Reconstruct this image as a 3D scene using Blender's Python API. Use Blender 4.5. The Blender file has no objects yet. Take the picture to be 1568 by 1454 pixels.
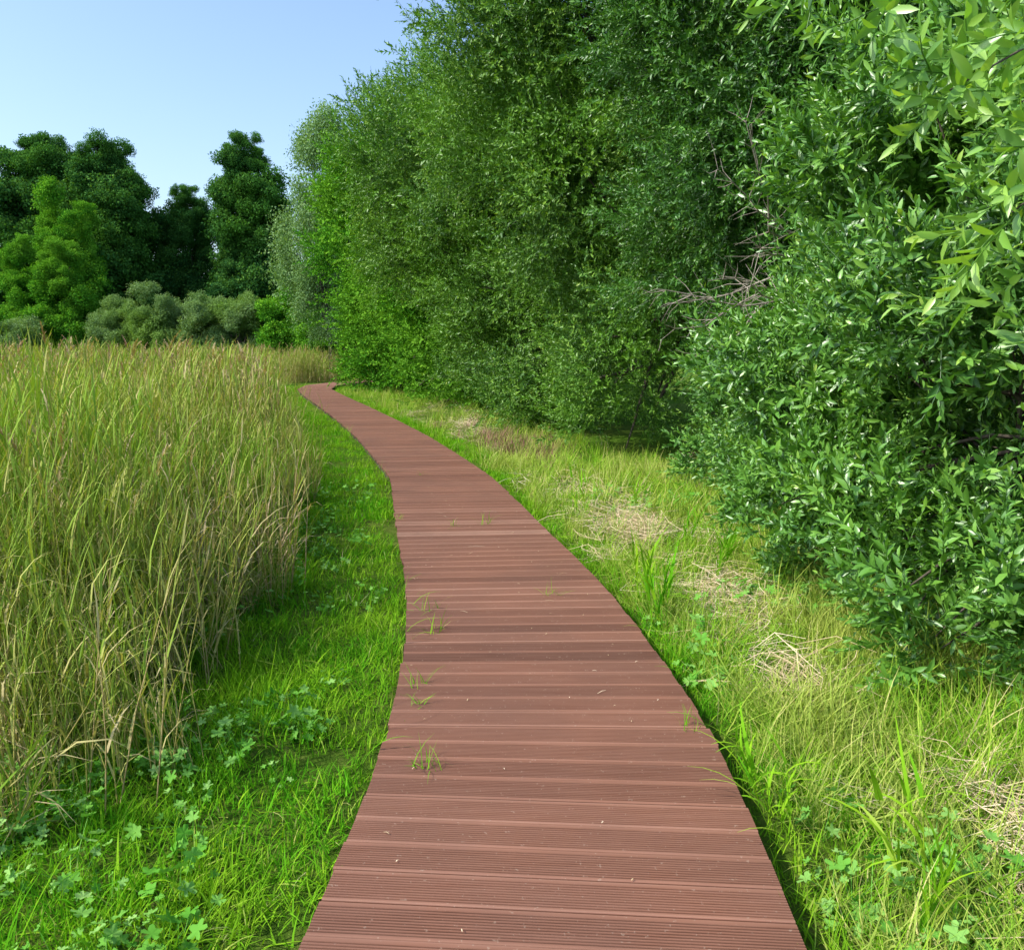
import bpy, math, numpy as np
from mathutils import Vector
rng=np.random.default_rng(11)
scene=bpy.context.scene
scene.view_settings.view_transform='Standard'
PT=0.12   # top of boardwalk
# ------------------------------------------------------------------ helpers
class MB:
    def __init__(s): s.v=[];s.f=[];s.a=[]
    def add(s,verts,faces,val):
        o=len(s.v); s.v.extend([tuple(map(float,p)) for p in verts]); s.f.extend([tuple(i+o for i in f) for f in faces])
        if np.isscalar(val): s.a.extend([float(val)]*len(verts))
        else: s.a.extend([float(x) for x in val])
    def arr(s):
        return (np.array(s.v,np.float32),np.array([i for f in s.f for i in f],np.int32),np.array([len(f) for f in s.f],np.int32),np.array(s.a,np.float32))
    def mesh(s,name,mat,smooth=True): return arrmesh(name,s.arr(),mat,smooth)
def arrmesh(name,A,mat,smooth=True):
    V,L,T,a=A; me=bpy.data.meshes.new(name); me.vertices.add(len(V)); me.vertices.foreach_set('co',V.ravel().astype(np.float32))
    me.loops.add(len(L)); me.loops.foreach_set('vertex_index',L.astype(np.int32)); me.polygons.add(len(T))
    st=np.r_[0,np.cumsum(T)[:-1]].astype(np.int32); me.polygons.foreach_set('loop_start',st)
    at=me.attributes.new('lv','FLOAT','POINT'); at.data.foreach_set('value',a.astype(np.float32))
    me.materials.append(mat); me.update(calc_edges=True)
    if smooth: me.shade_smooth()
    else: me.shade_flat()
    return me
def nrm(v):
    v=np.asarray(v,float); return v/(np.linalg.norm(v,axis=-1,keepdims=True)+1e-9)
def link(o,parent=None):
    scene.collection.objects.link(o)
    if parent: o.parent=parent
    return o
def empty(name,loc=(0,0,0)):
    e=bpy.data.objects.new(name,None); e.empty_display_size=.3; link(e); return e
def ribbon(mb,pts,ws,side,val,fold=0.0):
    pts=np.array(pts);n=len(pts);V=[];F=[]
    for i in range(n):
        V.append(pts[i]-side*ws[i]); V.append(pts[i]+side*ws[i])
    for i in range(n-1): F.append((2*i,2*i+1,2*i+3,2*i+2))
    mb.add(V,F,val)
def tube(mb,pts,rad,ns=6,val=0.5):
    pts=np.array(pts,float);n=len(pts);V=[];F=[]
    for i in range(n):
        t=nrm(pts[min(i+1,n-1)]-pts[max(i-1,0)])
        a=np.cross(t,[0.3,0.1,1.0] if abs(t[2])<.9 else [1,0,0]); a=nrm(a); b=np.cross(t,a)
        for k in range(ns):
            an=2*math.pi*k/ns; V.append(pts[i]+rad[i]*(math.cos(an)*a+math.sin(an)*b))
    for i in range(n-1):
        for k in range(ns):
            k2=(k+1)%ns; F.append((i*ns+k,i*ns+k2,(i+1)*ns+k2,(i+1)*ns+k))
    mb.add(V,F,val)
def leaf(mb,base,d,nor,L,W,val,fold=.25,curl=.15):
    d=nrm(d); s=nrm(np.cross(nor,d)); nn=np.cross(d,s); base=np.array(base)
    P=[base]
    for t,w in ((.3,.85),(.65,.8)):
        c=base+d*L*t-nn*curl*L*t*t
        P+= [c-s*W*w*.5+nn*W*fold*w*.5, c, c+s*W*w*.5+nn*W*fold*w*.5]
    P.append(base+d*L-nn*curl*L)
    mb.add(P,[(0,2,1),(0,3,2),(1,2,5,4),(2,3,6,5),(4,5,7),(5,6,7)],val)
def leaf2(mb,base,d,nor,L,W,val,fold=.25,curl=.15):
    d=nrm(d); s=nrm(np.cross(nor,d)); nn=np.cross(d,s); base=np.array(base); c=base+d*L*.45
    mb.add([base,c-s*W*.5+nn*W*fold*.5,base+d*L-nn*curl*L*.6,c+s*W*.5+nn*W*fold*.5],[(0,2,1),(0,3,2)],val)
def eulmat(r):
    cx,cy,cz=np.cos(r).T; sx,sy,sz=np.sin(r).T
    return np.stack([np.stack([cz*cy,cz*sy*sx-sz*cx,cz*sy*cx+sz*sx],-1),np.stack([sz*cy,sz*sy*sx+cz*cx,sz*sy*cx-cz*sx],-1),np.stack([-sy,cy*sx,cy*cx],-1)],1)
def compose(srcs,pts,rot,scl,wr=.35):
    pts=np.asarray(pts,float);R=eulmat(np.asarray(rot,float)); idx=rng.integers(0,len(srcs),len(pts)); VV=[];LL=[];TT=[];AA=[];o=0
    for k,(V,L,T,a) in enumerate(srcs):
        s=np.where(idx==k)[0]; m=len(s)
        if m==0: continue
        W=np.einsum('nij,vj->nvi',R[s]*np.asarray(scl)[s][:,None,None],V)+pts[s][:,None,:]
        VV.append(W.reshape(-1,3).astype(np.float32)); LL.append((L[None,:]+(np.arange(m)*len(V))[:,None]+o).ravel().astype(np.int32)); TT.append(np.tile(T,m))
        AA.append((a[None,:]*(1-wr)+rng.uniform(0,1,m)[:,None]*wr).ravel().astype(np.float32)); o+=m*len(V)
    return np.concatenate(VV),np.concatenate(LL),np.concatenate(TT),np.concatenate(AA)
# ------------------------------------------------------------------ materials
def nodes(name):
    m=bpy.data.materials.new(name); m.use_nodes=True; nt=m.node_tree; nt.nodes.clear()
    out=nt.nodes.new('ShaderNodeOutputMaterial'); return m,nt,out
def ramp(nt,fac,stops):
    r=nt.nodes.new('ShaderNodeValToRGB'); e=r.color_ramp.elements
    while len(e)>1: e.remove(e[-1])
    e[0].position=stops[0][0]; e[0].color=(*stops[0][1],1)
    for p,c in stops[1:]:
        x=e.new(p); x.color=(*c,1)
    if fac is not None: nt.links.new(fac,r.inputs[0])
    return r.outputs[0]
def mathn(nt,op,a,b,clamp=False):
    n=nt.nodes.new('ShaderNodeMath'); n.operation=op; n.use_clamp=clamp
    for i,x in enumerate((a,b)):
        if isinstance(x,(int,float)): n.inputs[i].default_value=x
        else: nt.links.new(x,n.inputs[i])
    return n.outputs[0]
def mix(nt,f,a,b,mode='MIX'):
    n=nt.nodes.new('ShaderNodeMix'); n.data_type='RGBA'; n.blend_type=mode
    for k,x in ((0,f),(6,a),(7,b)):
        if isinstance(x,(int,float)): n.inputs[k].default_value=x
        elif isinstance(x,tuple): n.inputs[k].default_value=(*x,1)
        else: nt.links.new(x,n.inputs[k])
    return n.outputs[2]
def noise(nt,scale,detail=3,vec=None,rough=.5):
    n=nt.nodes.new('ShaderNodeTexNoise'); n.inputs['Scale'].default_value=scale; n.inputs['Detail'].default_value=detail; n.inputs['Roughness'].default_value=rough
    if vec is None:
        g=nt.nodes.new('ShaderNodeNewGeometry'); vec=g.outputs['Position']
    nt.links.new(vec,n.inputs['Vector']); return n.outputs[0]
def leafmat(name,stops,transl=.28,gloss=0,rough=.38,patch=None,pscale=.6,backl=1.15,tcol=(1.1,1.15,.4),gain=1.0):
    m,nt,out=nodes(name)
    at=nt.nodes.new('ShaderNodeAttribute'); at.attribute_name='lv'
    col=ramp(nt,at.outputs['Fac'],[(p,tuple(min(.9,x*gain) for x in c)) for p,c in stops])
    if patch:
        nz=noise(nt,pscale,1)
        k=nt.nodes.new('ShaderNodeMapRange'); k.inputs[1].default_value=.42;k.inputs[2].default_value=.65;k.inputs[4].default_value=patch[1]
        nt.links.new(nz,k.inputs[0]); col=mix(nt,k.outputs[0],col,tuple(x*gain for x in patch[0]))
    g=nt.nodes.new('ShaderNodeNewGeometry')
    bc=mix(nt,1.0,col,(backl,backl,backl*1.2),'MULTIPLY')
    col2=mix(nt,g.outputs['Backfacing'],col,bc)
    d=nt.nodes.new('ShaderNodeBsdfDiffuse'); nt.links.new(col2,d.inputs[0])
    tr=nt.nodes.new('ShaderNodeBsdfTranslucent'); nt.links.new(mix(nt,1.0,col,tcol,'MULTIPLY'),tr.inputs['Color'])
    mx=nt.nodes.new('ShaderNodeMixShader'); mx.inputs[0].default_value=transl
    nt.links.new(d.outputs[0],mx.inputs[1]); nt.links.new(tr.outputs[0],mx.inputs[2]); res=mx
    if gloss>0:
        gl=nt.nodes.new('ShaderNodeBsdfGlossy'); gl.inputs['Roughness'].default_value=rough; gl.inputs[0].default_value=(1,1,1,1)
        m2=nt.nodes.new('ShaderNodeMixShader'); m2.inputs[0].default_value=gloss
        nt.links.new(mx.outputs[0],m2.inputs[1]); nt.links.new(gl.outputs[0],m2.inputs[2]); res=m2
    nt.links.new(res.outputs[0],out.inputs[0])
    return m
def barkmat(name,c1,c2):
    m,nt,out=nodes(name); p=nt.nodes.new('ShaderNodeBsdfDiffuse')
    nt.links.new(ramp(nt,noise(nt,14,5,rough=.65),[(.35,c1),(.65,c2)]),p.inputs[0])
    b=nt.nodes.new('ShaderNodeBump'); b.inputs['Strength'].default_value=.5; b.inputs['Distance'].default_value=.01
    nt.links.new(noise(nt,40,4),b.inputs['Height']); nt.links.new(b.outputs[0],p.inputs['Normal'])
    nt.links.new(p.outputs[0],out.inputs[0]); return m
M_wil=leafmat('willow_leaf',[(.1,(.04,.13,.022)),(.5,(.10,.25,.036)),(.8,(.20,.39,.05)),(1,(.44,.58,.08))],patch=((.13,.31,.022),.45),gloss=.05,gain=1.08)
M_big=leafmat('willow_leaf_sunlit',[(.1,(.10,.24,.04)),(.5,(.20,.40,.05)),(1,(.42,.60,.09))],gloss=.06,gain=1.1,transl=.4)  # brighter willow leaf, sunlit look put into the colour ramp
M_dkw=leafmat('willow_leaf_shaded',[(.1,(.03,.105,.018)),(.5,(.07,.20,.028)),(.85,(.15,.32,.04)),(1,(.34,.46,.05))],patch=((.08,.23,.02),.5),gloss=.04)  # darker willow, shade of the hedge recess painted into its leaf colour
M_wil2=leafmat('willow_leaf_grey',[(.1,(.045,.13,.02)),(.5,(.11,.25,.034)),(.85,(.23,.40,.05)),(1,(.46,.53,.07))],patch=((.15,.34,.02),.6),pscale=.45,gloss=.025)
M_brt=leafmat('broad_leaf',[(.1,(.04,.16,.014)),(.5,(.09,.28,.02)),(1,(.23,.46,.03))],patch=((.17,.35,.03),.5),pscale=.3)
M_far=leafmat('alder_leaf',[(.1,(.022,.08,.020)),(.5,(.05,.15,.03)),(1,(.135,.28,.045))],patch=((.09,.24,.025),.45),pscale=.2)
M_gry=leafmat('grey_willow_leaf',[(.1,(.10,.19,.06)),(.5,(.18,.29,.09)),(1,(.28,.40,.14))],patch=((.19,.33,.04),.6),pscale=.3)
M_bir=leafmat('birch_leaf',[(.1,(.11,.21,.06)),(.5,(.18,.31,.10)),(1,(.30,.43,.16))])
M_bark=barkmat('bark',(.05,.04,.03),(.15,.13,.10))
M_dead=barkmat('dead_bark',(.20,.17,.13),(.42,.37,.31))
M_reed=leafmat('reed_leaf',[(0,(.11,.27,.02)),(.38,(.23,.39,.035)),(.5,(.37,.46,.07)),(.62,(.50,.46,.14)),(.8,(.60,.46,.24)),(.92,(.56,.40,.24)),(1,(.42,.25,.16))],patch=((.38,.39,.09),.45),pscale=.3)
M_grs=leafmat('grass_blade',[(0,(.06,.26,.008)),(.5,(.13,.39,.012)),(.8,(.28,.49,.02)),(.93,(.44,.48,.10)),(1,(.60,.52,.24))],transl=.33,patch=((.26,.44,.02),.6),pscale=1.6)
M_rgh=leafmat('rough_grass',[(0,(.10,.28,.012)),(.45,(.20,.42,.02)),(.7,(.35,.48,.05)),(.87,(.55,.51,.15)),(1,(.70,.56,.30))],transl=.3,patch=((.46,.48,.11),.6),pscale=1.1)
M_hay=leafmat('hay',[(0,(.42,.31,.14)),(.5,(.62,.49,.25)),(1,(.80,.68,.42))],transl=.1,tcol=(1,1,1))
M_wed=leafmat('weed_leaf',[(0,(.10,.34,.03)),(.5,(.19,.44,.07)),(1,(.34,.56,.17))],transl=.25)
M_brn=leafmat('withered_herb',[(0,(.17,.08,.06)),(.5,(.30,.15,.10)),(1,(.20,.24,.06))],transl=.1,tcol=(1,1,1))
# ------------------------------------------------------------------ boardwalk centre line
CP=np.array([(-.15,-4),(-.06,-2),(.03,0),(.11,1.99),(.139,2.4),(.163,2.94),(.16,3.39),(.113,4.07),(.02,4.94),(-.09,5.68),(-.325,6.91),(-.66,8.79),(-.91,10.15),(-1.41,11.98),(-2.15,14.6),(-3.18,17.86),(-4.69,22.4),(-6.4,27.4),(-7.7,31.4),(-8.2,34.6),(-7.7,37.4),(-6.2,39.6),(-3.6,41.2),(0,42.2),(6,43)])
def dense(cp,step,smooth):
    s=np.r_[0,np.cumsum(np.linalg.norm(np.diff(cp,axis=0),axis=1))]
    q=np.arange(0,s[-1],step); x=np.interp(q,s,cp[:,0]); y=np.interp(q,s,cp[:,1])
    k=int(smooth/step)|1; ker=np.hanning(k+2); ker/=ker.sum()
    def sm(a):
        p=len(ker)//2; aa=np.r_[2*a[0]-a[1:p+1][::-1],a,2*a[-1]-a[-p-1:-1][::-1]]; return np.convolve(aa,ker,'valid')
    return np.c_[sm(x),sm(y)]
CL=dense(CP,.05,1.4)
CT=nrm(np.gradient(CL,axis=0))
def ppt(y,d):
    i=np.abs(CL[:700,1]-y).argmin(); return CL[i,0]+CT[i,1]*d, CL[i,1]-CT[i,0]*d
def hw(y): return np.interp(y,[0,3.4,4.07,6.9,8.8,10.2,14],[.705,.702,.69,.68,.66,.64,.655])
def doff(x,y):
    x=np.asarray(x,float);y=np.asarray(y,float); out=np.empty(len(x)); C=CL[::3];T=CT[::3]
    for i in range(0,len(x),4000):
        dx=x[i:i+4000,None]-C[:,0]; dy=y[i:i+4000,None]-C[:,1]; d2=dx*dx+dy*dy; j=d2.argmin(1); r=np.arange(len(j))
        sd=dx[r,j]*T[j,1]-dy[r,j]*T[j,0]; out[i:i+4000]=np.sign(sd)*np.sqrt(d2[r,j])
    return out
def board_mat():
    m,nt,out=nodes('composite_decking')
    at=nt.nodes.new('ShaderNodeAttribute'); at.attribute_name='lv'
    base=ramp(nt,at.outputs['Fac'],[(0,(.06,.027,.015)),(.2,(.155,.066,.040)),(.5,(.225,.099,.060)),(.8,(.285,.135,.086)),(1,(.39,.225,.155))])
    tc=nt.nodes.new('ShaderNodeNewGeometry')
    mp=nt.nodes.new('ShaderNodeMapping'); mp.inputs['Scale'].default_value=(3,50,50); nt.links.new(tc.outputs['Position'],mp.inputs[0])
    st=noise(nt,1,4,mp.outputs[0])
    c=mix(nt,mathn(nt,'MULTIPLY',ramp(nt,st,[(.35,(0,0,0)),(.7,(1,1,1))]),.25),base,(.34,.18,.125))
    big=ramp(nt,noise(nt,1.4,5,rough=.6),[(.4,(0,0,0)),(.7,(1,1,1))])
    c=mix(nt,mathn(nt,'MULTIPLY',big,.4),c,(.14,.076,.055))
    sp=ramp(nt,noise(nt,55,2,rough=.7),[(.66,(0,0,0)),(.72,(1,1,1))])
    c=mix(nt,mathn(nt,'MULTIPLY',sp,.4),c,(.42,.31,.23))
    p=nt.nodes.new('ShaderNodeBsdfPrincipled'); nt.links.new(c,p.inputs['Base Color']); p.inputs['Roughness'].default_value=.6; p.inputs['Specular IOR Level'].default_value=.25
    nt.links.new(p.outputs[0],out.inputs[0]); return m
M_board=board_mat()
bw=empty('boardwalk')
mb=MB()
W=.142
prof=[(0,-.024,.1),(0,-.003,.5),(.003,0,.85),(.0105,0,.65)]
u=.012
while u<W-.018:
    prof+=[(u,0,.5),(u+.0012,-.0034,.05),(u+.0052,-.0034,.05),(u+.0064,0,.5),(u+.0098,0,.58)]; u+=.0116  # groove floors get a dark lv, occlusion shade painted into the colour
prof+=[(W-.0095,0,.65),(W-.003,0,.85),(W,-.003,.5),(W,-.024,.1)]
th=np.arctan2(CT[:,0],CT[:,1])
seglen=.05; s=0.0; nb=0
def at_(ss):
    q=ss/seglen; a=int(q); f=q-a; a=min(a,len(CL)-2)
    c=CL[a]*(1-f)+CL[a+1]*f; t=th[a]*(1-f)+th[a+1]*f; far=np.clip((c[1]-31)/4,0,1); k=.62*(1-far)+far
    b=np.array([math.cos(t*k-0.035*(1-far)),-math.sin(t*k+0.035*(1-far))]); return c,b,t*(1-k)
while s/seglen<len(CL)-10:
    c,b,sh=at_(s); adv=W/math.cos(sh); c2,b2,_=at_(s+adv)
    h=hw(c[1]); e1,e2=rng.normal(0,.004,2); dz=rng.normal(0,.0012)
    V=[];A=[]; bv=rng.normal(.0 if c[1]>5.7 else -.05,.13)
    for (pu,pz,av) in prof:
        f=pu/W; cc=c*(1-f)+c2*f; bb=nrm(b*(1-f)+b2*f)
        L=cc-bb*(h+e1); R=cc+bb*(h+e2)
        V.append((L[0],L[1],PT+pz+dz)); V.append((R[0],R[1],PT+pz+dz)); A+=[min(1,max(0,av+bv))]*2
    n=len(prof); F=[(2*k,2*k+1,2*k+3,2*k+2) for k in range(n-1)]
    F.append((0,2*n-2,2*n-1,1)); F.append(tuple(2*k for k in range(n-1,-1,-1))); F.append(tuple(2*k+1 for k in range(n)))
    mb.add(V,F,A); s+=adv+.0045/math.cos(sh); nb+=1
link(bpy.data.objects.new('deck_boards',mb.mesh('deck_boards',M_board,False)),bw)
mb=MB()
for off in (-.56,0,.56):
    V=[];F=[];n=0
    for i in range(0,len(CL),6):
        nr=np.array([CT[i,1],-CT[i,0]])
        for w_,z in ((-.03,PT-.026),(.03,PT-.026),(.03,-.02),(-.03,-.02)):
            p=CL[i]+nr*(off+w_); V.append((p[0],p[1],z))
        if n: 
            for k in range(4): F.append((4*n-4+k,4*n-4+(k+1)%4,4*n+(k+1)%4,4*n+k))
        n+=1
    mb.add(V,F,.2)
link(bpy.data.objects.new('joists',mb.mesh('joists',M_bark,False)),bw)
# ------------------------------------------------------------------ ground
def hgt(x,y): return .02*np.sin(x*1.3+y*.7)+.015*np.sin(x*3.1-y*2.3)
m,nt,out=nodes('meadow_soil')
g1=ramp(nt,noise(nt,9,7,rough=.75),[(.3,(.03,.06,.012)),(.5,(.08,.16,.015)),(.7,(.22,.23,.06))])
g2=ramp(nt,noise(nt,.5,3),[(.4,(.06,.16,.012)),(.6,(.18,.21,.05))])
c=mix(nt,.35,g1,g2); p=nt.nodes.new('ShaderNodeBsdfDiffuse'); nt.links.new(c,p.inputs[0])
b=nt.nodes.new('ShaderNodeBump'); b.inputs['Strength'].default_value=1; b.inputs['Distance'].default_value=.04; nt.links.new(noise(nt,35,6,rough=.7),b.inputs['Height']); nt.links.new(b.outputs[0],p.inputs['Normal'])
nt.links.new(p.outputs[0],out.inputs[0])
gx=np.r_[-900,-300,-120,np.linspace(-60,40,201),100,300,900]; gy=np.r_[-900,-200,-60,np.linspace(-8,80,177),150,400,1200]
X,Y=np.meshgrid(gx,gy); nr_=(np.abs(X)<60)&(Y>-10)&(Y<80)
Z=np.where(nr_,hgt(X,Y),0)-.01
nx=len(gx); V=np.c_[X.ravel(),Y.ravel(),Z.ravel()]
F=[(j*nx+i,j*nx+i+1,(j+1)*nx+i+1,(j+1)*nx+i) for j in range(len(gy)-1) for i in range(nx-1)]
me=bpy.data.meshes.new('ground'); me.from_pydata(V.tolist(),[],F); me.materials.append(m); me.polygons.foreach_set('use_smooth',[True]*len(F)); link(bpy.data.objects.new('ground',me))
# ------------------------------------------------------------------ sources
def src(name,builders,mat,inst=False,arrs=None):
    if arrs is None:
        arrs=[]
        for bf in builders:
            mb=MB(); bf(mb); arrs.append(mb.arr())
    c=None
    if inst:
        c=bpy.data.collections.new(name)
        for i,A in enumerate(arrs): c.objects.link(bpy.data.objects.new(f'{name}_{i}',arrmesh(f'{name}_{i}',A,mat)))
    return dict(name=name,arr=arrs,mat=mat,coll=c)
def shoot(mb,org,d,L,n,ll,lw,ang=50,stem=.003,lf=leaf):
    d=nrm(d); a=nrm(np.cross(d,rng.normal(size=3))); b=np.cross(d,a); bend=rng.normal(0,.15,2)
    P=lambda t: np.array(org)+d*L*t+(a*bend[0]+b*bend[1])*L*t*t
    tube(mb,[P(0),P(1)] if lf is leaf2 else [P(0),P(.5),P(1)],[stem,stem*.5] if lf is leaf2 else [stem,stem*.8,stem*.4],3,.1)
    for i in range(n):
        t=.12+.88*(i+.5)/n; az=i*2.4+rng.normal(0,.3); an=math.radians(ang*(1-.45*t)+rng.normal(0,12))
        rad=a*math.cos(az)+b*math.sin(az); dd=d*math.cos(an)+rad*math.sin(an); nn=d*math.sin(an)-rad*math.cos(an)
        sz=(.7+.5*math.sin(math.pi*min(t+.1,1)))*rng.uniform(.8,1.15)
        lf(mb,P(t),dd,nn+rng.normal(0,.25,3),ll*sz,lw*sz,rng.uniform(0,.75)+.25*t,fold=rng.uniform(.15,.5),curl=rng.uniform(0,.3))
def b_sprig(ll=.074,lw=.027,n=15,L=.34,side=2):
    def f(mb):
        shoot(mb,(0,0,0),(1,0,0),L,n,ll,lw)
        for k in range(side):
            t=rng.uniform(.2,.55); dd=nrm(np.array([1,0,0])+rng.normal(0,.6,3)*[0,1,1]); shoot(mb,(L*t,0,0),dd,L*.5,7,ll*.85,lw*.9)
    return f
def b_branch(ll=.07,lw=.028,L=.9,ns=7,nl=13,ang=50):
    def f(mb):
        tube(mb,[(0,0,0),(L*.5,0,.01),(L,0,0)],[.006,.004,.002],3,.05)
        for k in range(ns):
            t=(k+.6)/ns; az=k*2.4; dd=nrm([1,.75*math.cos(az),.75*math.sin(az)]); shoot(mb,(L*t*.8,0,0),dd,L*.42,nl,ll,lw,ang,lf=leaf2)
    return f
def b_blob(n=2000,ll=.12,lw=.08,droop=0,nl=13):
    def f(mb):
        lump=nrm(rng.normal(size=(nl,3)))
        for k in range(n):
            l=lump[rng.integers(nl)]; u_=nrm(l+rng.normal(0,.40,3)); r=(.5+.6*math.exp(-((1-u_@l)*7)))*rng.uniform(.3,1.15)**.5
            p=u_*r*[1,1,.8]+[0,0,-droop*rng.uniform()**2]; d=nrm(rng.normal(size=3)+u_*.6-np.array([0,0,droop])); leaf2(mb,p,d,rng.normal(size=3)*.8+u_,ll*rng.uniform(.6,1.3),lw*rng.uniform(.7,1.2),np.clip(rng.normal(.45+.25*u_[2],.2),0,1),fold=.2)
    return f
C_sprig=src('willow_sprig',[b_sprig() for _ in range(8)],M_wil)
C_whip=src('willow_whip',[b_sprig(.078,.026,18,.62,1) for _ in range(5)],M_wil)
C_bigsprig=src('willow_sprig_large',[b_sprig(.09,.028,13,.42) for _ in range(4)],M_big)
C_brW=src('wb',[b_branch(.078,.031) for _ in range(6)],M_wil2)
C_brW1=src('wb1',[b_branch(.078,.031) for _ in range(6)],M_dkw)
C_brB=src('bb',[b_branch(.085,.05,.9,6,9) for _ in range(5)],M_brt)
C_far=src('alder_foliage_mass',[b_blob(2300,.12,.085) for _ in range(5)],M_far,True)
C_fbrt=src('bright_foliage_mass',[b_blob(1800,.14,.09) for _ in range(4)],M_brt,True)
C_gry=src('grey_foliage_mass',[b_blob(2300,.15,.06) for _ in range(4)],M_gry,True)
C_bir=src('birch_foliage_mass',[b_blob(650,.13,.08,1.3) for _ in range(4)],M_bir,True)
def blade(mb,x,y,L,w,az,lean,curve,val,z0=0,seg=4):
    d=np.array([math.cos(az),math.sin(az),0]); side=np.array([-math.sin(az),math.cos(az),0]); pts=[];ws=[]
    p=np.array([x,y,z0]); an=lean
    for i in range(seg+1):
        pts.append(p.copy()); t=i/seg; ws.append(w*.5*(1-t)**.6 if i<seg else w*.04)
        p=p+L/seg*(np.array([0,0,1])*math.cos(an)+d*math.sin(an)); an+=curve/seg
    ribbon(mb,pts,ws,side,val)
def b_tuft(n,R,h0,h1,w,dry=.08,lean=.5,seg=3):
    def f(mb):
        for k in range(n):
            r=R*math.sqrt(rng.uniform()); a=rng.uniform(0,6.28); v=rng.uniform(0,.8) if rng.uniform()>dry else rng.uniform(.9,1)
            blade(mb,r*math.cos(a),r*math.sin(a),rng.uniform(h0,h1),w*rng.uniform(.6,1.2),rng.uniform(0,6.28),abs(rng.normal(0,lean)),rng.uniform(.2,1.4),v,-.01,seg)
    return f
C_tuft=src('t1',[b_tuft(46,.12,.04,.12,.0058,.12,.8) for _ in range(6)],M_grs)
C_tuftF=src('t2',[b_tuft(32,.14,.04,.12,.009,.10,.7,2) for _ in range(6)],M_grs)
C_tuftB=src('t3',[b_tuft(30,.08,.12,.38,.0065,.10,.45,4) for _ in range(5)],M_grs)
C_rough=src('t4',[b_tuft(40,.13,.08,.36,.0058,.20,.7,4) for _ in range(6)],M_rgh)
C_roughF=src('t5',[b_tuft(27,.15,.10,.36,.0095,.22,.6,2) for _ in range(6)],M_rgh)
def b_hay(mb):
    for k in range(40):
        a=rng.normal(0,.8)+rng.choice([0,3.14]); r=rng.normal(0,.13,2); L=rng.uniform(.12,.45); z=rng.uniform(.015,.14); d=np.array([math.cos(a),math.sin(a),rng.normal(0,.14)])
        sd=np.array([-math.sin(a),math.cos(a),rng.normal(0,.5)]); p=np.array([r[0],r[1],z]); bd=sd*rng.normal(0,.05)
        ribbon(mb,[p-d*L/2,p+bd+[0,0,.01],p+d*L/2],[.0015,.0024,.001],nrm(sd),rng.uniform())
C_hay=src('hay_wisp',[b_hay]*5,M_hay)
def b_weed(mb):
    for k in range(8):
        a=k*.8+rng.normal(0,.3); L=rng.uniform(.05,.17); top=np.array([math.cos(a)*L*.8,math.sin(a)*L*.8,L*rng.uniform(.5,1.1)])
        ribbon(mb,[(0,0,0),top*.55+[0,0,.01],top],[.001,.001,.0008],np.array([-math.sin(a),math.cos(a),0]),.3)
        R=rng.uniform(.016,.036); n=nrm(np.array([math.cos(a)*.35,math.sin(a)*.35,1])+rng.normal(0,.35,3)); e1=nrm(np.cross(n,[0,1,.1])); e2=np.cross(n,e1)
        V=[top];m_=26
        for j in range(m_):
            an=a+math.pi+(j+.5)/m_*2*math.pi; lob=.38+.62*abs(math.sin((j)/m_*math.pi*5))**.8; lob*= .35 if j in(0,m_-1) else 1
            V.append(top+(e1*math.cos(an)+e2*math.sin(an))*R*lob+n*.012*lob*rng.uniform(0,1))
        mb.add(V,[(0,j+1,j+2) for j in range(m_-1)],rng.uniform(.1,1))
C_weed=src('meadow_weed',[b_weed]*8,M_wed)
def b_reed(ns,spread,h0,h1,nl,plume=.2,wd=.02,seg=4,dryb=0.0):
    def f(mb):
        for k in range(ns):
            r=spread*math.sqrt(rng.uniform()); a=rng.uniform(0,6.28); x,y=r*math.cos(a),r*math.sin(a); H=rng.uniform(h0,h1); la=rng.uniform(0,6.28); ln=abs(rng.normal(0,.11)); dryness=rng.uniform()+dryb
            dr=np.array([math.cos(la),math.sin(la),0]); P=lambda t:np.array([x,y,0])+np.array([0,0,1])*H*t+dr*H*ln*t**1.6
            tube(mb,[P(0),P(.35),P(.7),P(1)] if seg>2 else [P(0),P(1)],[.0038,.0032,.0026,.001] if seg>2 else [.006,.004],3,.42+.45*min(1,dryness))
            for j in range(nl):
                t=.12+.85*(j+rng.uniform(.2,.8))/nl; az=la+j*2.7+rng.normal(0,.5); q=P(t)
                v=rng.uniform(.58,.86) if rng.uniform()<(.78-.85*t+.22*dryness) else rng.uniform(0,.55)
                blade(mb,q[0],q[1],rng.uniform(.18,.38),wd*rng.uniform(.45,1),az,rng.uniform(.12,.5),rng.uniform(.1,.9) if v<.55 else rng.uniform(.8,2.4),v,q[2],seg)
            if rng.uniform()<plume:
                pv=rng.uniform(.72,1.05); pl=rng.uniform(.18,.28)
                for j in range(40):
                    t=rng.uniform(); q=P(1)+np.array([0,0,-.03+pl*t])+dr*.12*t*t; blade(mb,q[0],q[1],.08*(1.2-t),.0055 if seg>2 else .012,la+rng.normal(0,1.1),rng.uniform(.15,.6),.7,pv,q[2],2)
    return f
C_reed=src('reed_near',[b_reed(9,.2,.9,1.62,9,.07,.0145) for _ in range(10)],M_reed)
def b_patch(mb,ns=24): b_reed(ns,.62,.95,1.68,8,.16,.026,2,.10)(mb)
C_reedF=src('reed_patch',[b_patch for _ in range(9)],M_reed,True)
C_reedS=src('reed_edge',[b_reed(7,.2,.4,1.15,8,0,.012,3,.3) for _ in range(6)],M_reed)
C_reedY=src('young_reed_s',[b_reed(3,.07,.3,.62,6,0,.03,5) for _ in range(4)],M_grs)
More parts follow.
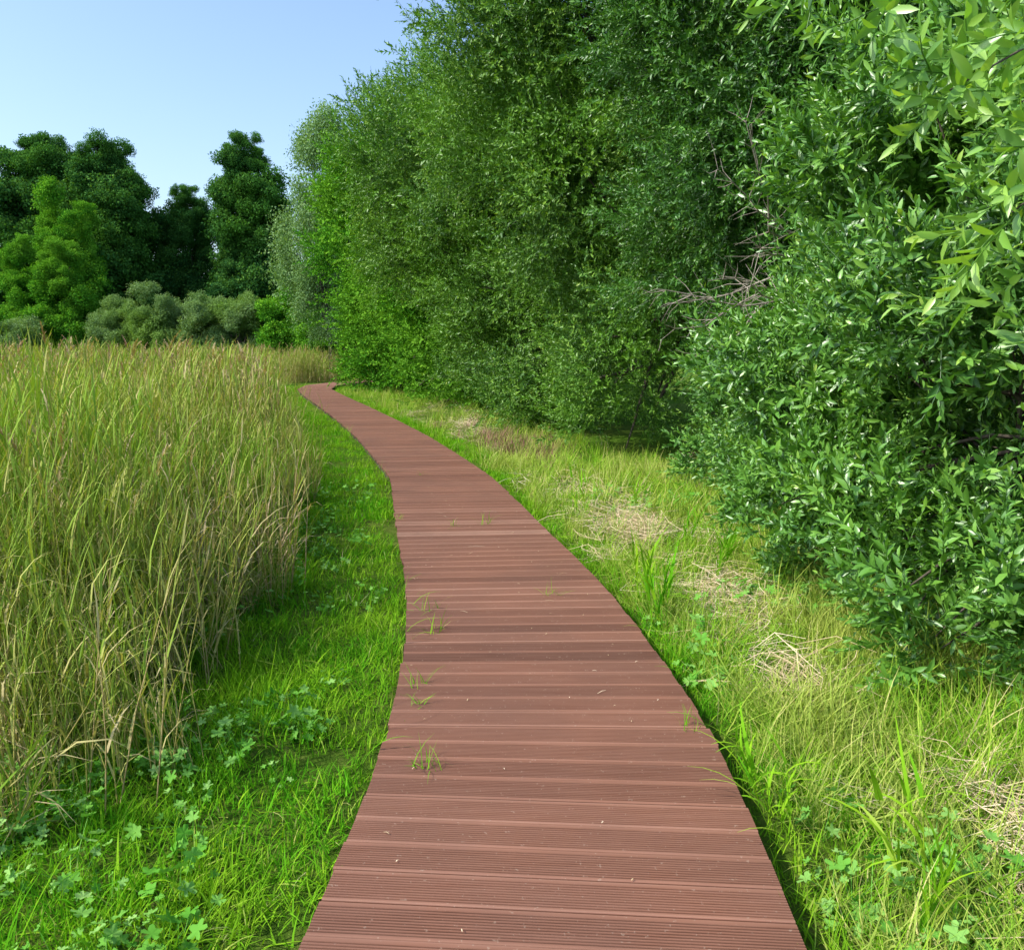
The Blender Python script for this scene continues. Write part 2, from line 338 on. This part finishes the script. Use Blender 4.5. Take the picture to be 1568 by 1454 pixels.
# ------------------------------------------------------------------ instancing
_gn={}
def gn(cl):
    if cl.name in _gn: return _gn[cl.name]
    ng=bpy.data.node_groups.new('scatter_'+cl.name,'GeometryNodeTree')
    ng.interface.new_socket('Geometry',in_out='INPUT',socket_type='NodeSocketGeometry'); ng.interface.new_socket('Geometry',in_out='OUTPUT',socket_type='NodeSocketGeometry')
    N=ng.nodes; i=N.new('NodeGroupInput'); o=N.new('NodeGroupOutput'); ip=N.new('GeometryNodeInstanceOnPoints'); ci=N.new('GeometryNodeCollectionInfo')
    ci.inputs['Collection'].default_value=cl; ci.inputs['Separate Children'].default_value=True; ci.inputs['Reset Children'].default_value=True
    def na(nm,t): n=N.new('GeometryNodeInputNamedAttribute'); n.data_type=t; n.inputs['Name'].default_value=nm; return n.outputs['Attribute']
    er=N.new('FunctionNodeEulerToRotation'); L=ng.links.new
    L(i.outputs[0],ip.inputs['Points']); L(ci.outputs[0],ip.inputs['Instance']); ip.inputs['Pick Instance'].default_value=True
    L(na('idx','INT'),ip.inputs['Instance Index']); L(na('rot','FLOAT_VECTOR'),er.inputs[0]); L(er.outputs[0],ip.inputs['Rotation']); L(na('scl','FLOAT'),ip.inputs['Scale']); L(ip.outputs[0],o.inputs[0])
    _gn[cl.name]=ng; return ng
tris=0
def scatter(name,pts,rot,scl,C,parent=None,wr=.35):
    global tris
    n=len(pts)
    if n==0: return
    if C['coll'] is None:
        A=compose(C['arr'],pts,rot,scl,wr); tris+=int((A[2]-2).sum()); o=bpy.data.objects.new(name,arrmesh(name,A,C['mat'])); return link(o,parent)
    me=bpy.data.meshes.new(name); me.vertices.add(n); me.vertices.foreach_set('co',np.asarray(pts,np.float32).ravel())
    me.attributes.new('rot','FLOAT_VECTOR','POINT').data.foreach_set('vector',np.asarray(rot,np.float32).ravel())
    me.attributes.new('scl','FLOAT','POINT').data.foreach_set('value',np.asarray(scl,np.float32))
    me.attributes.new('idx','INT','POINT').data.foreach_set('value',rng.integers(0,len(C['arr']),n).astype(np.int32))
    me.update(); o=bpy.data.objects.new(name,me); link(o,parent); md=o.modifiers.new('scatter','NODES'); md.node_group=gn(C['coll']); return o
def rot_dir(d):
    n=len(d); return np.c_[rng.uniform(0,6.28,n),-np.arcsin(np.clip(d[:,2],-1,1)),np.arctan2(d[:,1],d[:,0])]
def rot_up(n,t=.12): return np.c_[rng.normal(0,t,n),rng.normal(0,t,n),rng.uniform(0,6.28,n)]
def noise2(x,y,s=1.0,ph=0): return (np.sin(x*1.7*s+ph+1.3*np.sin(y*1.1*s+ph))+np.sin(y*2.1*s+2*ph+1.1*np.sin(x*1.9*s)))/2
def crown(name,mains,nsub,nspr,C,sc,base=None,up=.45,sub=(.24,.38),trunk=.08,depth=(.45,1.05),zmin=.04,limbs=60,clear=True,rr0=(.55,1.02),mincnt=5,whips=0):
    tree=empty(name); subs=[];
    vol=np.array([(m_[3]*m_[4]+m_[4]*m_[5]+m_[3]*m_[5]) for m_ in mains]); cnt=np.maximum(mincnt,(nsub*vol/vol.sum()).astype(int))
    for m_,k in zip(mains,cnt):
        c=np.array(m_[:3]);r=np.array(m_[3:]); d=nrm(rng.normal(size=(k,3))); rr=rng.uniform(rr0[0],rr0[1],k)[:,None]
        R=r.mean()*rng.uniform(sub[0],sub[1],k); ctr=c+d*rr*(r-R[:,None]*.6); subs+=[(*ctr[i],R[i],*c) for i in range(k)]
    S=np.array(subs); S=S[S[:,2]>-.1]
    if base is None: base=(mains[0][0],mains[0][1],0)
    if C['coll'] is not None:
        pts=S[:,:3]; scatter(name+'_foliage',pts,rot_up(len(S),.3),S[:,3]*rng.uniform(sc[0],sc[1],len(S)),C,tree)
    else:
        def gen(nspr,depth,sc,C,up,nm):
            w=S[:,3]**2; pick=rng.choice(len(S),nspr,p=w/w.sum()); s_=S[pick]
            out=nrm(s_[:,:3]-s_[:,4:7]); d=nrm(rng.normal(size=(nspr,3))+out*.55)
            rad=rng.uniform(depth[0],depth[1],nspr)**.6
            wob=1+.22*np.sin(d[:,0]*5+pick)+.22*np.sin(d[:,2]*6+pick*2.)
            pts=s_[:,:3]+d*(s_[:,3]*rad*wob)[:,None]*[1,1,.85]
            dr=nrm(d*.6+out*.3+rng.normal(0,.35,(nspr,3))+[0,0,up])
            ok=pts[:,2]>zmin
            if clear:
                dd=doff(pts[:,0],pts[:,1]); ok&=~((np.abs(dd)<1.35)&(pts[:,2]<2.5))
            scatter(nm,pts[ok],rot_dir(dr[ok]),rng.uniform(sc[0],sc[1],ok.sum()),C,tree)
        gen(nspr,depth,sc,C,up,name+'_foliage')
        if whips: gen(whips,(.8,1.15),(.7,1.15),C_whip,.8,name+'_shoots')
    if limbs:
        mb=MB(); base=np.array(base,float); top=S[:,:3].mean(0)
        ntr=1 if trunk>.1 else 5
        for k in range(ntr):
            bb=base+np.r_[rng.normal(0,.25*(ntr>1),2),0]; t2=top+rng.normal(0,.3,3)*(ntr>1)
            tube(mb,[bb-[0,0,.1],bb*.65+t2*.35+rng.normal(0,.1,3),bb*.3+t2*.7+rng.normal(0,.15,3),t2],[trunk,trunk*.8,trunk*.6,trunk*.4],8)
        for q in S[rng.permutation(len(S))[:limbs]]:
            f=rng.uniform(.2,.9); a=base*(1-f)+top*f; e=q[:3]; md_=(a+e)/2+rng.normal(0,.12,3)*np.linalg.norm(e-a)*.5
            tube(mb,[a,a*.4+md_*.6,md_*.4+e*.6,e],[trunk*.4,trunk*.3,trunk*.2,trunk*.07],5)
        link(bpy.data.objects.new(name+'_trunk',mb.mesh('trunk',M_bark)),tree)
    return tree,S
def sk(y,d,r=.9,ry=1.3,rz=.8):
    x_,y_=ppt(y,d+r); return (x_,y_,rz*.85,r,ry,rz)
# --- right hand shrubs
crown('willow_shrub',[(3.1,4.4,1.35,1.3,1.3,1.25),(3.3,6.0,1.6,1.4,1.5,1.7),(3.8,4.9,3.0,1.8,2.2,1.5),(4.3,2.6,1.9,1.5,1.4,1.7),(2.75,3.55,.65,.75,.6,.65),(2.25,3.95,.42,.6,.55,.45),(2.3,4.5,.45,.6,.7,.5),(2.45,5.3,.55,.75,.9,.6),(2.85,6.6,.6,.8,1.2,.65)],155,9800,C_sprig,(.75,1.3),base=(3.5,4.9,0),trunk=.045,sub=(.15,.38),rr0=(.5,1.10),limbs=110,whips=1400,mincnt=8)
crown('willow_shrub',[(3.5,8.3,1.3,1.2,1.4,1.3),(3.2,8.0,.6,.85,1.4,.65),(3.0,9.8,.6,.8,1.0,.6)],60,2500,C_sprig,(.75,1.3),base=(3.7,8.2,0),trunk=.045,sub=(.15,.38),rr0=(.5,1.10),whips=300)
crown('willow_tree',[(4.0,9.9,2.2,1.7,2.0,2.2),(3.9,9.8,5.4,2.9,3.2,3.0),(5.0,7.2,4.8,2.5,2.6,2.6)],120,7200,C_brW1,(.6,1.0),base=(4.3,9.6,0),trunk=.12,sub=(.16,.36),rr0=(.5,1.1))
crown('willow_tree',[(2.6,13.5,2.0,2.2,2.2,2.1),(3.2,13.6,6.3,4.6,3.4,4.0),sk(12.8,2.6,1.1),sk(15,2.5,1.1)],130,7200,C_brW,(.65,1.05),base=(3.6,13.6,0),trunk=.15,sub=(.15,.32),rr0=(.5,1.08))
crown('willow_tree',[(1.0,18.3,2.0,2.2,2.4,2.2),(.6,20.5,5.6,4.0,3.6,3.4),sk(17.4,2.3,1.2,1.6),sk(20.4,2.2,1.2,1.8)],115,5200,C_brW,(.8,1.25),base=(1,19.5,0),trunk=.15,sub=(.15,.32),rr0=(.5,1.08))
crown('alder_tree',[(-1.0,25.2,2.0,2.6,2.8,2.3),(-1.6,27,5.8,3.8,3.6,3.3),sk(23.6,2.1,1.3,1.8,1),sk(26.6,2.0,1.3,1.8,1)],105,4600,C_brB,(.95,1.5),base=(-1.4,26,0),trunk=.16,sub=(.16,.32),rr0=(.5,1.08))
crown('alder_tree',[(-3.4,32,2.4,2.9,3.0,2.6),(-3.9,34,6.0,3.4,3.6,3.6),sk(30,1.9,1.4,1.8,1),sk(33.3,1.9,1.3,1.8,1)],105,4000,C_brB,(1.1,1.7),base=(-3.9,33,0),trunk=.16,sub=(.16,.32),rr0=(.5,1.08))
tree=empty('dead_branch'); mb=MB()
for k in range(9):
    a=np.array([2.7+rng.uniform(-.3,.3),7.7+rng.uniform(-.7,1.2),1.9+rng.uniform(0,1.0)]); d=nrm([-1,-.3+rng.normal(0,.25),rng.normal(.0,.15)]); L=rng.uniform(.9,1.5); P=[a];dd=d
    for j in range(6):
        dd=nrm(dd+rng.normal(0,.22,3)); P.append(P[-1]+dd*L/6)
        for q in range(3):
            e=nrm(dd+rng.normal(0,.6,3)); l2=rng.uniform(.12,.4); m1=P[-1]+e*l2*.5+rng.normal(0,.02,3); tube(mb,[P[-1],m1,m1+nrm(e+rng.normal(0,.4,3))*l2*.5],[.004,.003,.0012],4)
    tube(mb,P,np.linspace(.013,.003,7),5)
link(bpy.data.objects.new('twigs',mb.mesh('twigs',M_dead)),tree)
tree=empty('willow_branch'); mb=MB(); pts=[];drs=[]
for (a,b_) in (((3.0,2.9,3.3),(.80,1.9,2.56)),((3.0,2.9,3.0),(1.0,1.95,2.34)),((3.0,3.0,2.7),(1.10,1.85,2.05)),((3.1,3.0,3.5),(.95,2.2,2.80)),((3.0,3.0,2.8),(1.35,2.3,2.40)),((2.9,3.0,2.2),(1.22,1.95,1.84)),((3.0,2.8,3.2),(1.1,1.8,2.42)),((3.0,2.8,2.6),(1.2,1.85,2.2)),((3.0,3.2,3.4),(.95,2.6,2.85)),((3.1,3.1,2.9),(1.5,2.6,2.6)),((3.0,2.7,2.0),(1.35,2.0,1.6))):
    a=np.array(a);b_=np.array(b_); P=[a+(b_-a)*t+np.array([0,0,.16*math.sin(t*3.1)]) for t in np.linspace(0,1,7)]; tube(mb,P,np.linspace(.012,.002,7),5)
    for t in np.r_[rng.uniform(.35,.97,8),.96]:
        p=a+(b_-a)*t+np.array([0,0,.16*math.sin(t*3.1)]); pts.append(p); drs.append(nrm(nrm(b_-a)*.8+rng.normal(0,.4,3)))
link(bpy.data.objects.new('branches',mb.mesh('branches',M_bark)),tree)
scatter('sprigs',np.array(pts),rot_dir(np.array(drs)),rng.uniform(.7,1.0,len(pts)),C_bigsprig,tree)
# --- background trees
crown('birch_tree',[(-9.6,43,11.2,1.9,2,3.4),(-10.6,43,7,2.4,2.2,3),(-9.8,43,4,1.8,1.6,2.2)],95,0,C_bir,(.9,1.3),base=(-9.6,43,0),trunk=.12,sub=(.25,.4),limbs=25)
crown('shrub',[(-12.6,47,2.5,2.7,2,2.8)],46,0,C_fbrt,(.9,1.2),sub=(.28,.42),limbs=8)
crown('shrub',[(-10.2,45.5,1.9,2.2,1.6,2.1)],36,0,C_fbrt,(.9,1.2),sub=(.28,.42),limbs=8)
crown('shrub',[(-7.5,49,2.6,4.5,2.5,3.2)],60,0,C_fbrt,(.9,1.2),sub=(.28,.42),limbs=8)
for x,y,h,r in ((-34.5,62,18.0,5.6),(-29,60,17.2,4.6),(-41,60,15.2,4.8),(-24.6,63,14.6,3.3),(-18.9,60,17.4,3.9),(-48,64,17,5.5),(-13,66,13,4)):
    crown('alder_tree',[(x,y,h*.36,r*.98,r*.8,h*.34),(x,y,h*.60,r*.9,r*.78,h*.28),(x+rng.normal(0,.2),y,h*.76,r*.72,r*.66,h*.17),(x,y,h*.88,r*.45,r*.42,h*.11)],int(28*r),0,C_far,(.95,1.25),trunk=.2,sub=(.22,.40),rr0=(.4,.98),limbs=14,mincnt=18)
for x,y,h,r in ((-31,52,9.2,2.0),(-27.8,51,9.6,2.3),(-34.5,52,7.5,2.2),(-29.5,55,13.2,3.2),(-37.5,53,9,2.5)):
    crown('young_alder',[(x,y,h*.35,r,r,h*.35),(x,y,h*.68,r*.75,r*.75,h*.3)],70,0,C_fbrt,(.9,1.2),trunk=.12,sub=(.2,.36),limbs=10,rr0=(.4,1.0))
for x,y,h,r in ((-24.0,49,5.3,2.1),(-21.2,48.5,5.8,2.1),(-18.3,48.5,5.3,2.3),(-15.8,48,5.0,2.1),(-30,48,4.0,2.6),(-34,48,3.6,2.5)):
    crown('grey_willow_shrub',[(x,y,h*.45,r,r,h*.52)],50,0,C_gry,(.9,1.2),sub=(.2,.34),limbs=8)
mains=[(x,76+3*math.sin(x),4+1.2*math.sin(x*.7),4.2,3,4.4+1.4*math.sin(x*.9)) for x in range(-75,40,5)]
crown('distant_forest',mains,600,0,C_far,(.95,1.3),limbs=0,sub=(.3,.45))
# ------------------------------------------------------------------ low vegetation
def field(n,x0,x1,y0,y1): return rng.uniform(x0,x1,n),rng.uniform(y0,y1,n)
def multi(L): 
    q=[field(*a) for a in L]; return np.concatenate([a for a,_ in q]),np.concatenate([b for _,b in q])
def place(name,x,y,keep,C,sc,tilt=.12,parent=None,z=None):
    x=x[keep];y=y[keep]; zz=hgt(x,y)-.01 if z is None else np.full(len(x),z)
    return scatter(name,np.c_[x,y,zz],rot_up(len(x),tilt),rng.uniform(sc[0],sc[1],len(x)),C,parent)
HAY=((1.15,7.8,.26,.55,64),(1.9,2.6,.14,.3,16),(1.5,5.5,.18,.4,22),(1.5,4.1,.10,.2,7),(-.9,17,.35,2.0,36),(.7,9.8,.25,.6,16),(-2.2,20.5,.3,2,14))
def hayd(x,y):
    f=np.zeros(len(x))
    for cx,cy,sx,sy,n in HAY: f=np.maximum(f,np.exp(-.5*(((x-cx)/sx)**2+((y-cy)/sy)**2)))
    return f
def mown(x,y):
    d=doff(x,y); h=hw(y)+.06; return ((d<-h)&(d>-2.4))|((d>h)&(d<1.3)&(noise2(x,y,1.5)>-.6))
x,y=multi([(3900,-3.2,2.6,.8,5),(1600,-4,3,5,8)]); place('grass',x,y,mown(x,y)&(noise2(x,y,2.3,.5)+rng.normal(0,.5,len(x))>-.9),C_tuft,(.5,1.4),.2)
x,y=multi([(1300,-4,3,8,11),(3000,-7,2,11,20),(2900,-11,-1,20,36)]); place('grass',x,y,mown(x,y),C_tuftF,(.8,1.5),.2)
x,y=field(5600,-9,3.5,.8,28); d=doff(x,y); ru=rng.uniform(size=len(x))
place('tall_grass',x,y,((d<-1.36-.25*noise2(x,y,1.4))&(d>-2.3)&(ru<.85))|((d>.78)&(d<1.05)&(ru<.85))|((d<-.74)&(d>-.80)&(ru<.5)),C_tuftB,(.4,1.15),.26)
x,y=multi([(2100,.7,3.4,.8,6),(700,-.6,3.6,6,8)]); d=doff(x,y); place('rough_grass',x,y,(d>.92)&(d<3.0)&(noise2(x,y,1.9,1.)+rng.normal(0,.5,len(x))>-.9)&(hayd(x,y)<rng.uniform(.2,.9,len(x))),C_rough,(.35,1.25),.35)
x,y=multi([(1300,-.6,3.6,8,12),(2600,-9,2.6,12,32)]); d=doff(x,y); place('rough_grass',x,y,(d>.92)&(d<3.4)&(hayd(x,y)<rng.uniform(.2,.9,len(x))),C_roughF,(.45,1.3),.3)
hx=[];hy=[]
for cx,cy,sx,sy,n in HAY: hx.append(rng.normal(cx,sx,n));hy.append(rng.normal(cy,sy,n))
q=field(30,.8,2.8,2,13); hx.append(q[0]);hy.append(q[1])
x=np.concatenate(hx);y=np.concatenate(hy);d=doff(x,y); place('hay',x,y,d>.98,C_hay,(.6,1.1),.15)
x,y=field(2600,-4,-.9,.8,10); d=doff(x,y); nn=noise2(x,y,1.6,1.)+rng.normal(0,.5,len(x))
place('meadow_weeds',x,y,(d<-.85)&(d>-2.4)&(nn>.05)&((y<3.6)|(rng.uniform(size=len(x))<.3)),C_weed,(.55,1.1),.35)
x,y=field(420,.8,2.4,1,9); d=doff(x,y)
place('meadow_weeds',x,y,(d>.9)&(noise2(x,y,.9,2.)>.0),C_weed,(.6,1.3),.3)
C_brn=src('withered',[b_tuft(50,.16,.1,.4,.012,.3,.6) for _ in range(3)],M_brn)
x=rng.normal(-.3,.5,110); y=rng.normal(14.6,1.6,110); d=doff(x,y); place('withered_herbs',x,y,(d>1.4),C_brn,(.6,1.0))
# reeds
x,y=multi([(1350,-7.5,-1.2,2.7,8)]); d=doff(x,y); edge=-1.98+.32*noise2(x,y,2.4)
k=(d<edge)&(x>-(.72*y+3.5))&~((y<3.1)&(x>-3)); x=x[k];y=y[k];d=d[k]
sc=np.interp(-d,[1.8,2.6],[.70,.97])*rng.uniform(.72,1.12,len(x))*(1+.07*noise2(x,y,2.))
scatter('reed_bed',np.c_[x,y,hgt(x,y)-.02],rot_up(len(x),.06),sc,C_reed)
x,y=multi([(900,-17,-2,8,20),(1400,-38,-4,20,49)]); d=doff(x,y)
k=(d<-2.45)&(x>-(.72*y+4.5)); x=x[k];y=y[k];d=d[k]; sc=np.interp(-d,[1.8,2.6],[.85,.98])*rng.uniform(.76,1.12,len(x))*(1+.06*noise2(x,y,1.))
scatter('reed_bed',np.c_[x,y,hgt(x,y)-.02],rot_up(len(x),.05),sc,C_reedF)
x,y=multi([(1500,-6,-1.2,2.6,10),(1400,-12,-3,10,32)]); d=doff(x,y); place('reed_fringe',x,y,(d<-1.68+.28*noise2(x,y,2.4))&(d>-2.6),C_reedS,(.4,1.1),.14)
x,y=field(420,-17,-2,42.5,48.5); d=doff(x,y); place('reed_stand',x,y,np.abs(d)>1.7,C_reedF,(.8,1.05),.1)
P=np.array([(1.22,2.15),(1.3,2.3),(1.0,2.75),(.98,2.9),(.93,4.9),(.98,5.05),(.88,5.2),(1.55,5.9),(1.7,6.3),(1.5,6.8),(1.75,7.3),(1.3,8.4),(.72,8.0)])
scatter('young_reed',np.c_[P,np.zeros(len(P))],rot_up(len(P),.2),rng.uniform(.5,.85,len(P)),C_reedY)
mb=MB()
for (x0,y0,az,L) in ((.93,2.65,2.7,.42),(.95,2.7,3.0,.36),(.94,2.9,2.4,.4),(.9,3.3,2.9,.3),(.98,2.5,3.4,.33),(-.63,3.1,.1,.3),(-.66,4.5,.15,.34),(-.62,4.4,-.3,.3),(-.68,5.0,.4,.32),(.93,3.8,2.8,.3),(.85,4.5,3.2,.28)):
    blade(mb,x0,y0,L,.010,az,.25,1.7,rng.uniform(.3,.95),0.02,7)
link(bpy.data.objects.new('overhanging_grass',mb.mesh('overhanging_grass',M_grs)))
P=np.array([(-.52,4.9),(-.45,4.5),(.27,5.2),(-.46,3.75),(-.44,3.5),(-.38,3.0),(-.3,2.98),(.78,3.3),(-1.2,10.3),(-.55,7.3),(-1.1,7.6),(-.25,7.4)])
C_dw=src('deck_weed',[b_tuft(12,.05,.05,.16,.005,.1,.9) for _ in range(4)],M_grs)
scatter('deck_weeds',np.c_[P,np.full(len(P),PT-.005)],rot_up(len(P),.2),rng.uniform(.85,1.4,len(P)),C_dw)
mb=MB()
for k in range(200):
    i=rng.integers(80,500); nr=np.array([CT[i,1],-CT[i,0]]); p=CL[i]+nr*rng.uniform(-.65,.65); a=rng.uniform(0,6.28); L=rng.choice([.006,.012,.03,.07],p=[.45,.37,.13,.05]); q=np.array([math.cos(a),math.sin(a),0])
    p=np.array([p[0],p[1],PT+.006]); ribbon(mb,[p-q*L,p+np.r_[rng.normal(0,.1*L,2),.003],p+q*L],[.001,.0018,.001],np.array([-q[1],q[0],0.]),rng.uniform())
link(bpy.data.objects.new('fallen_straw',mb.mesh('fallen_straw',M_hay)))
# ------------------------------------------------------------------ light
S=nrm([-.90,-.36,.98])
sun=bpy.data.lights.new('sun','SUN'); sun.energy=5; sun.angle=math.radians(.5); sun.color=(1,.955,.86)
so=bpy.data.objects.new('sun',sun); link(so); so.rotation_euler=Vector(S).to_track_quat('Z','Y').to_euler()
w=bpy.data.worlds.new('World'); scene.world=w; w.use_nodes=True; nt=w.node_tree; bg=nt.nodes['Background']
sky=nt.nodes.new('ShaderNodeTexSky'); sky.sky_type='NISHITA'; sky.sun_disc=False; sky.sun_elevation=math.asin(S[2]); sky.sun_rotation=math.atan2(S[0],S[1])%(2*math.pi)
sky.air_density=1.2; sky.dust_density=2.0; sky.ozone_density=1.6
nt.links.new(mix(nt,1.0,sky.outputs[0],(1.6,1.68,1.85),'MULTIPLY'),bg.inputs[0]); bg.inputs[1].default_value=.15
cam=bpy.data.cameras.new('camera'); cam.sensor_width=36; cam.lens=28.24; cam.clip_end=3000; cam.clip_start=.05
co=bpy.data.objects.new('camera',cam); link(co); co.location=(0,0,1.77); co.rotation_euler=(math.radians(80.9),0,0); scene.camera=co
print('tris',tris,'boards',nb)
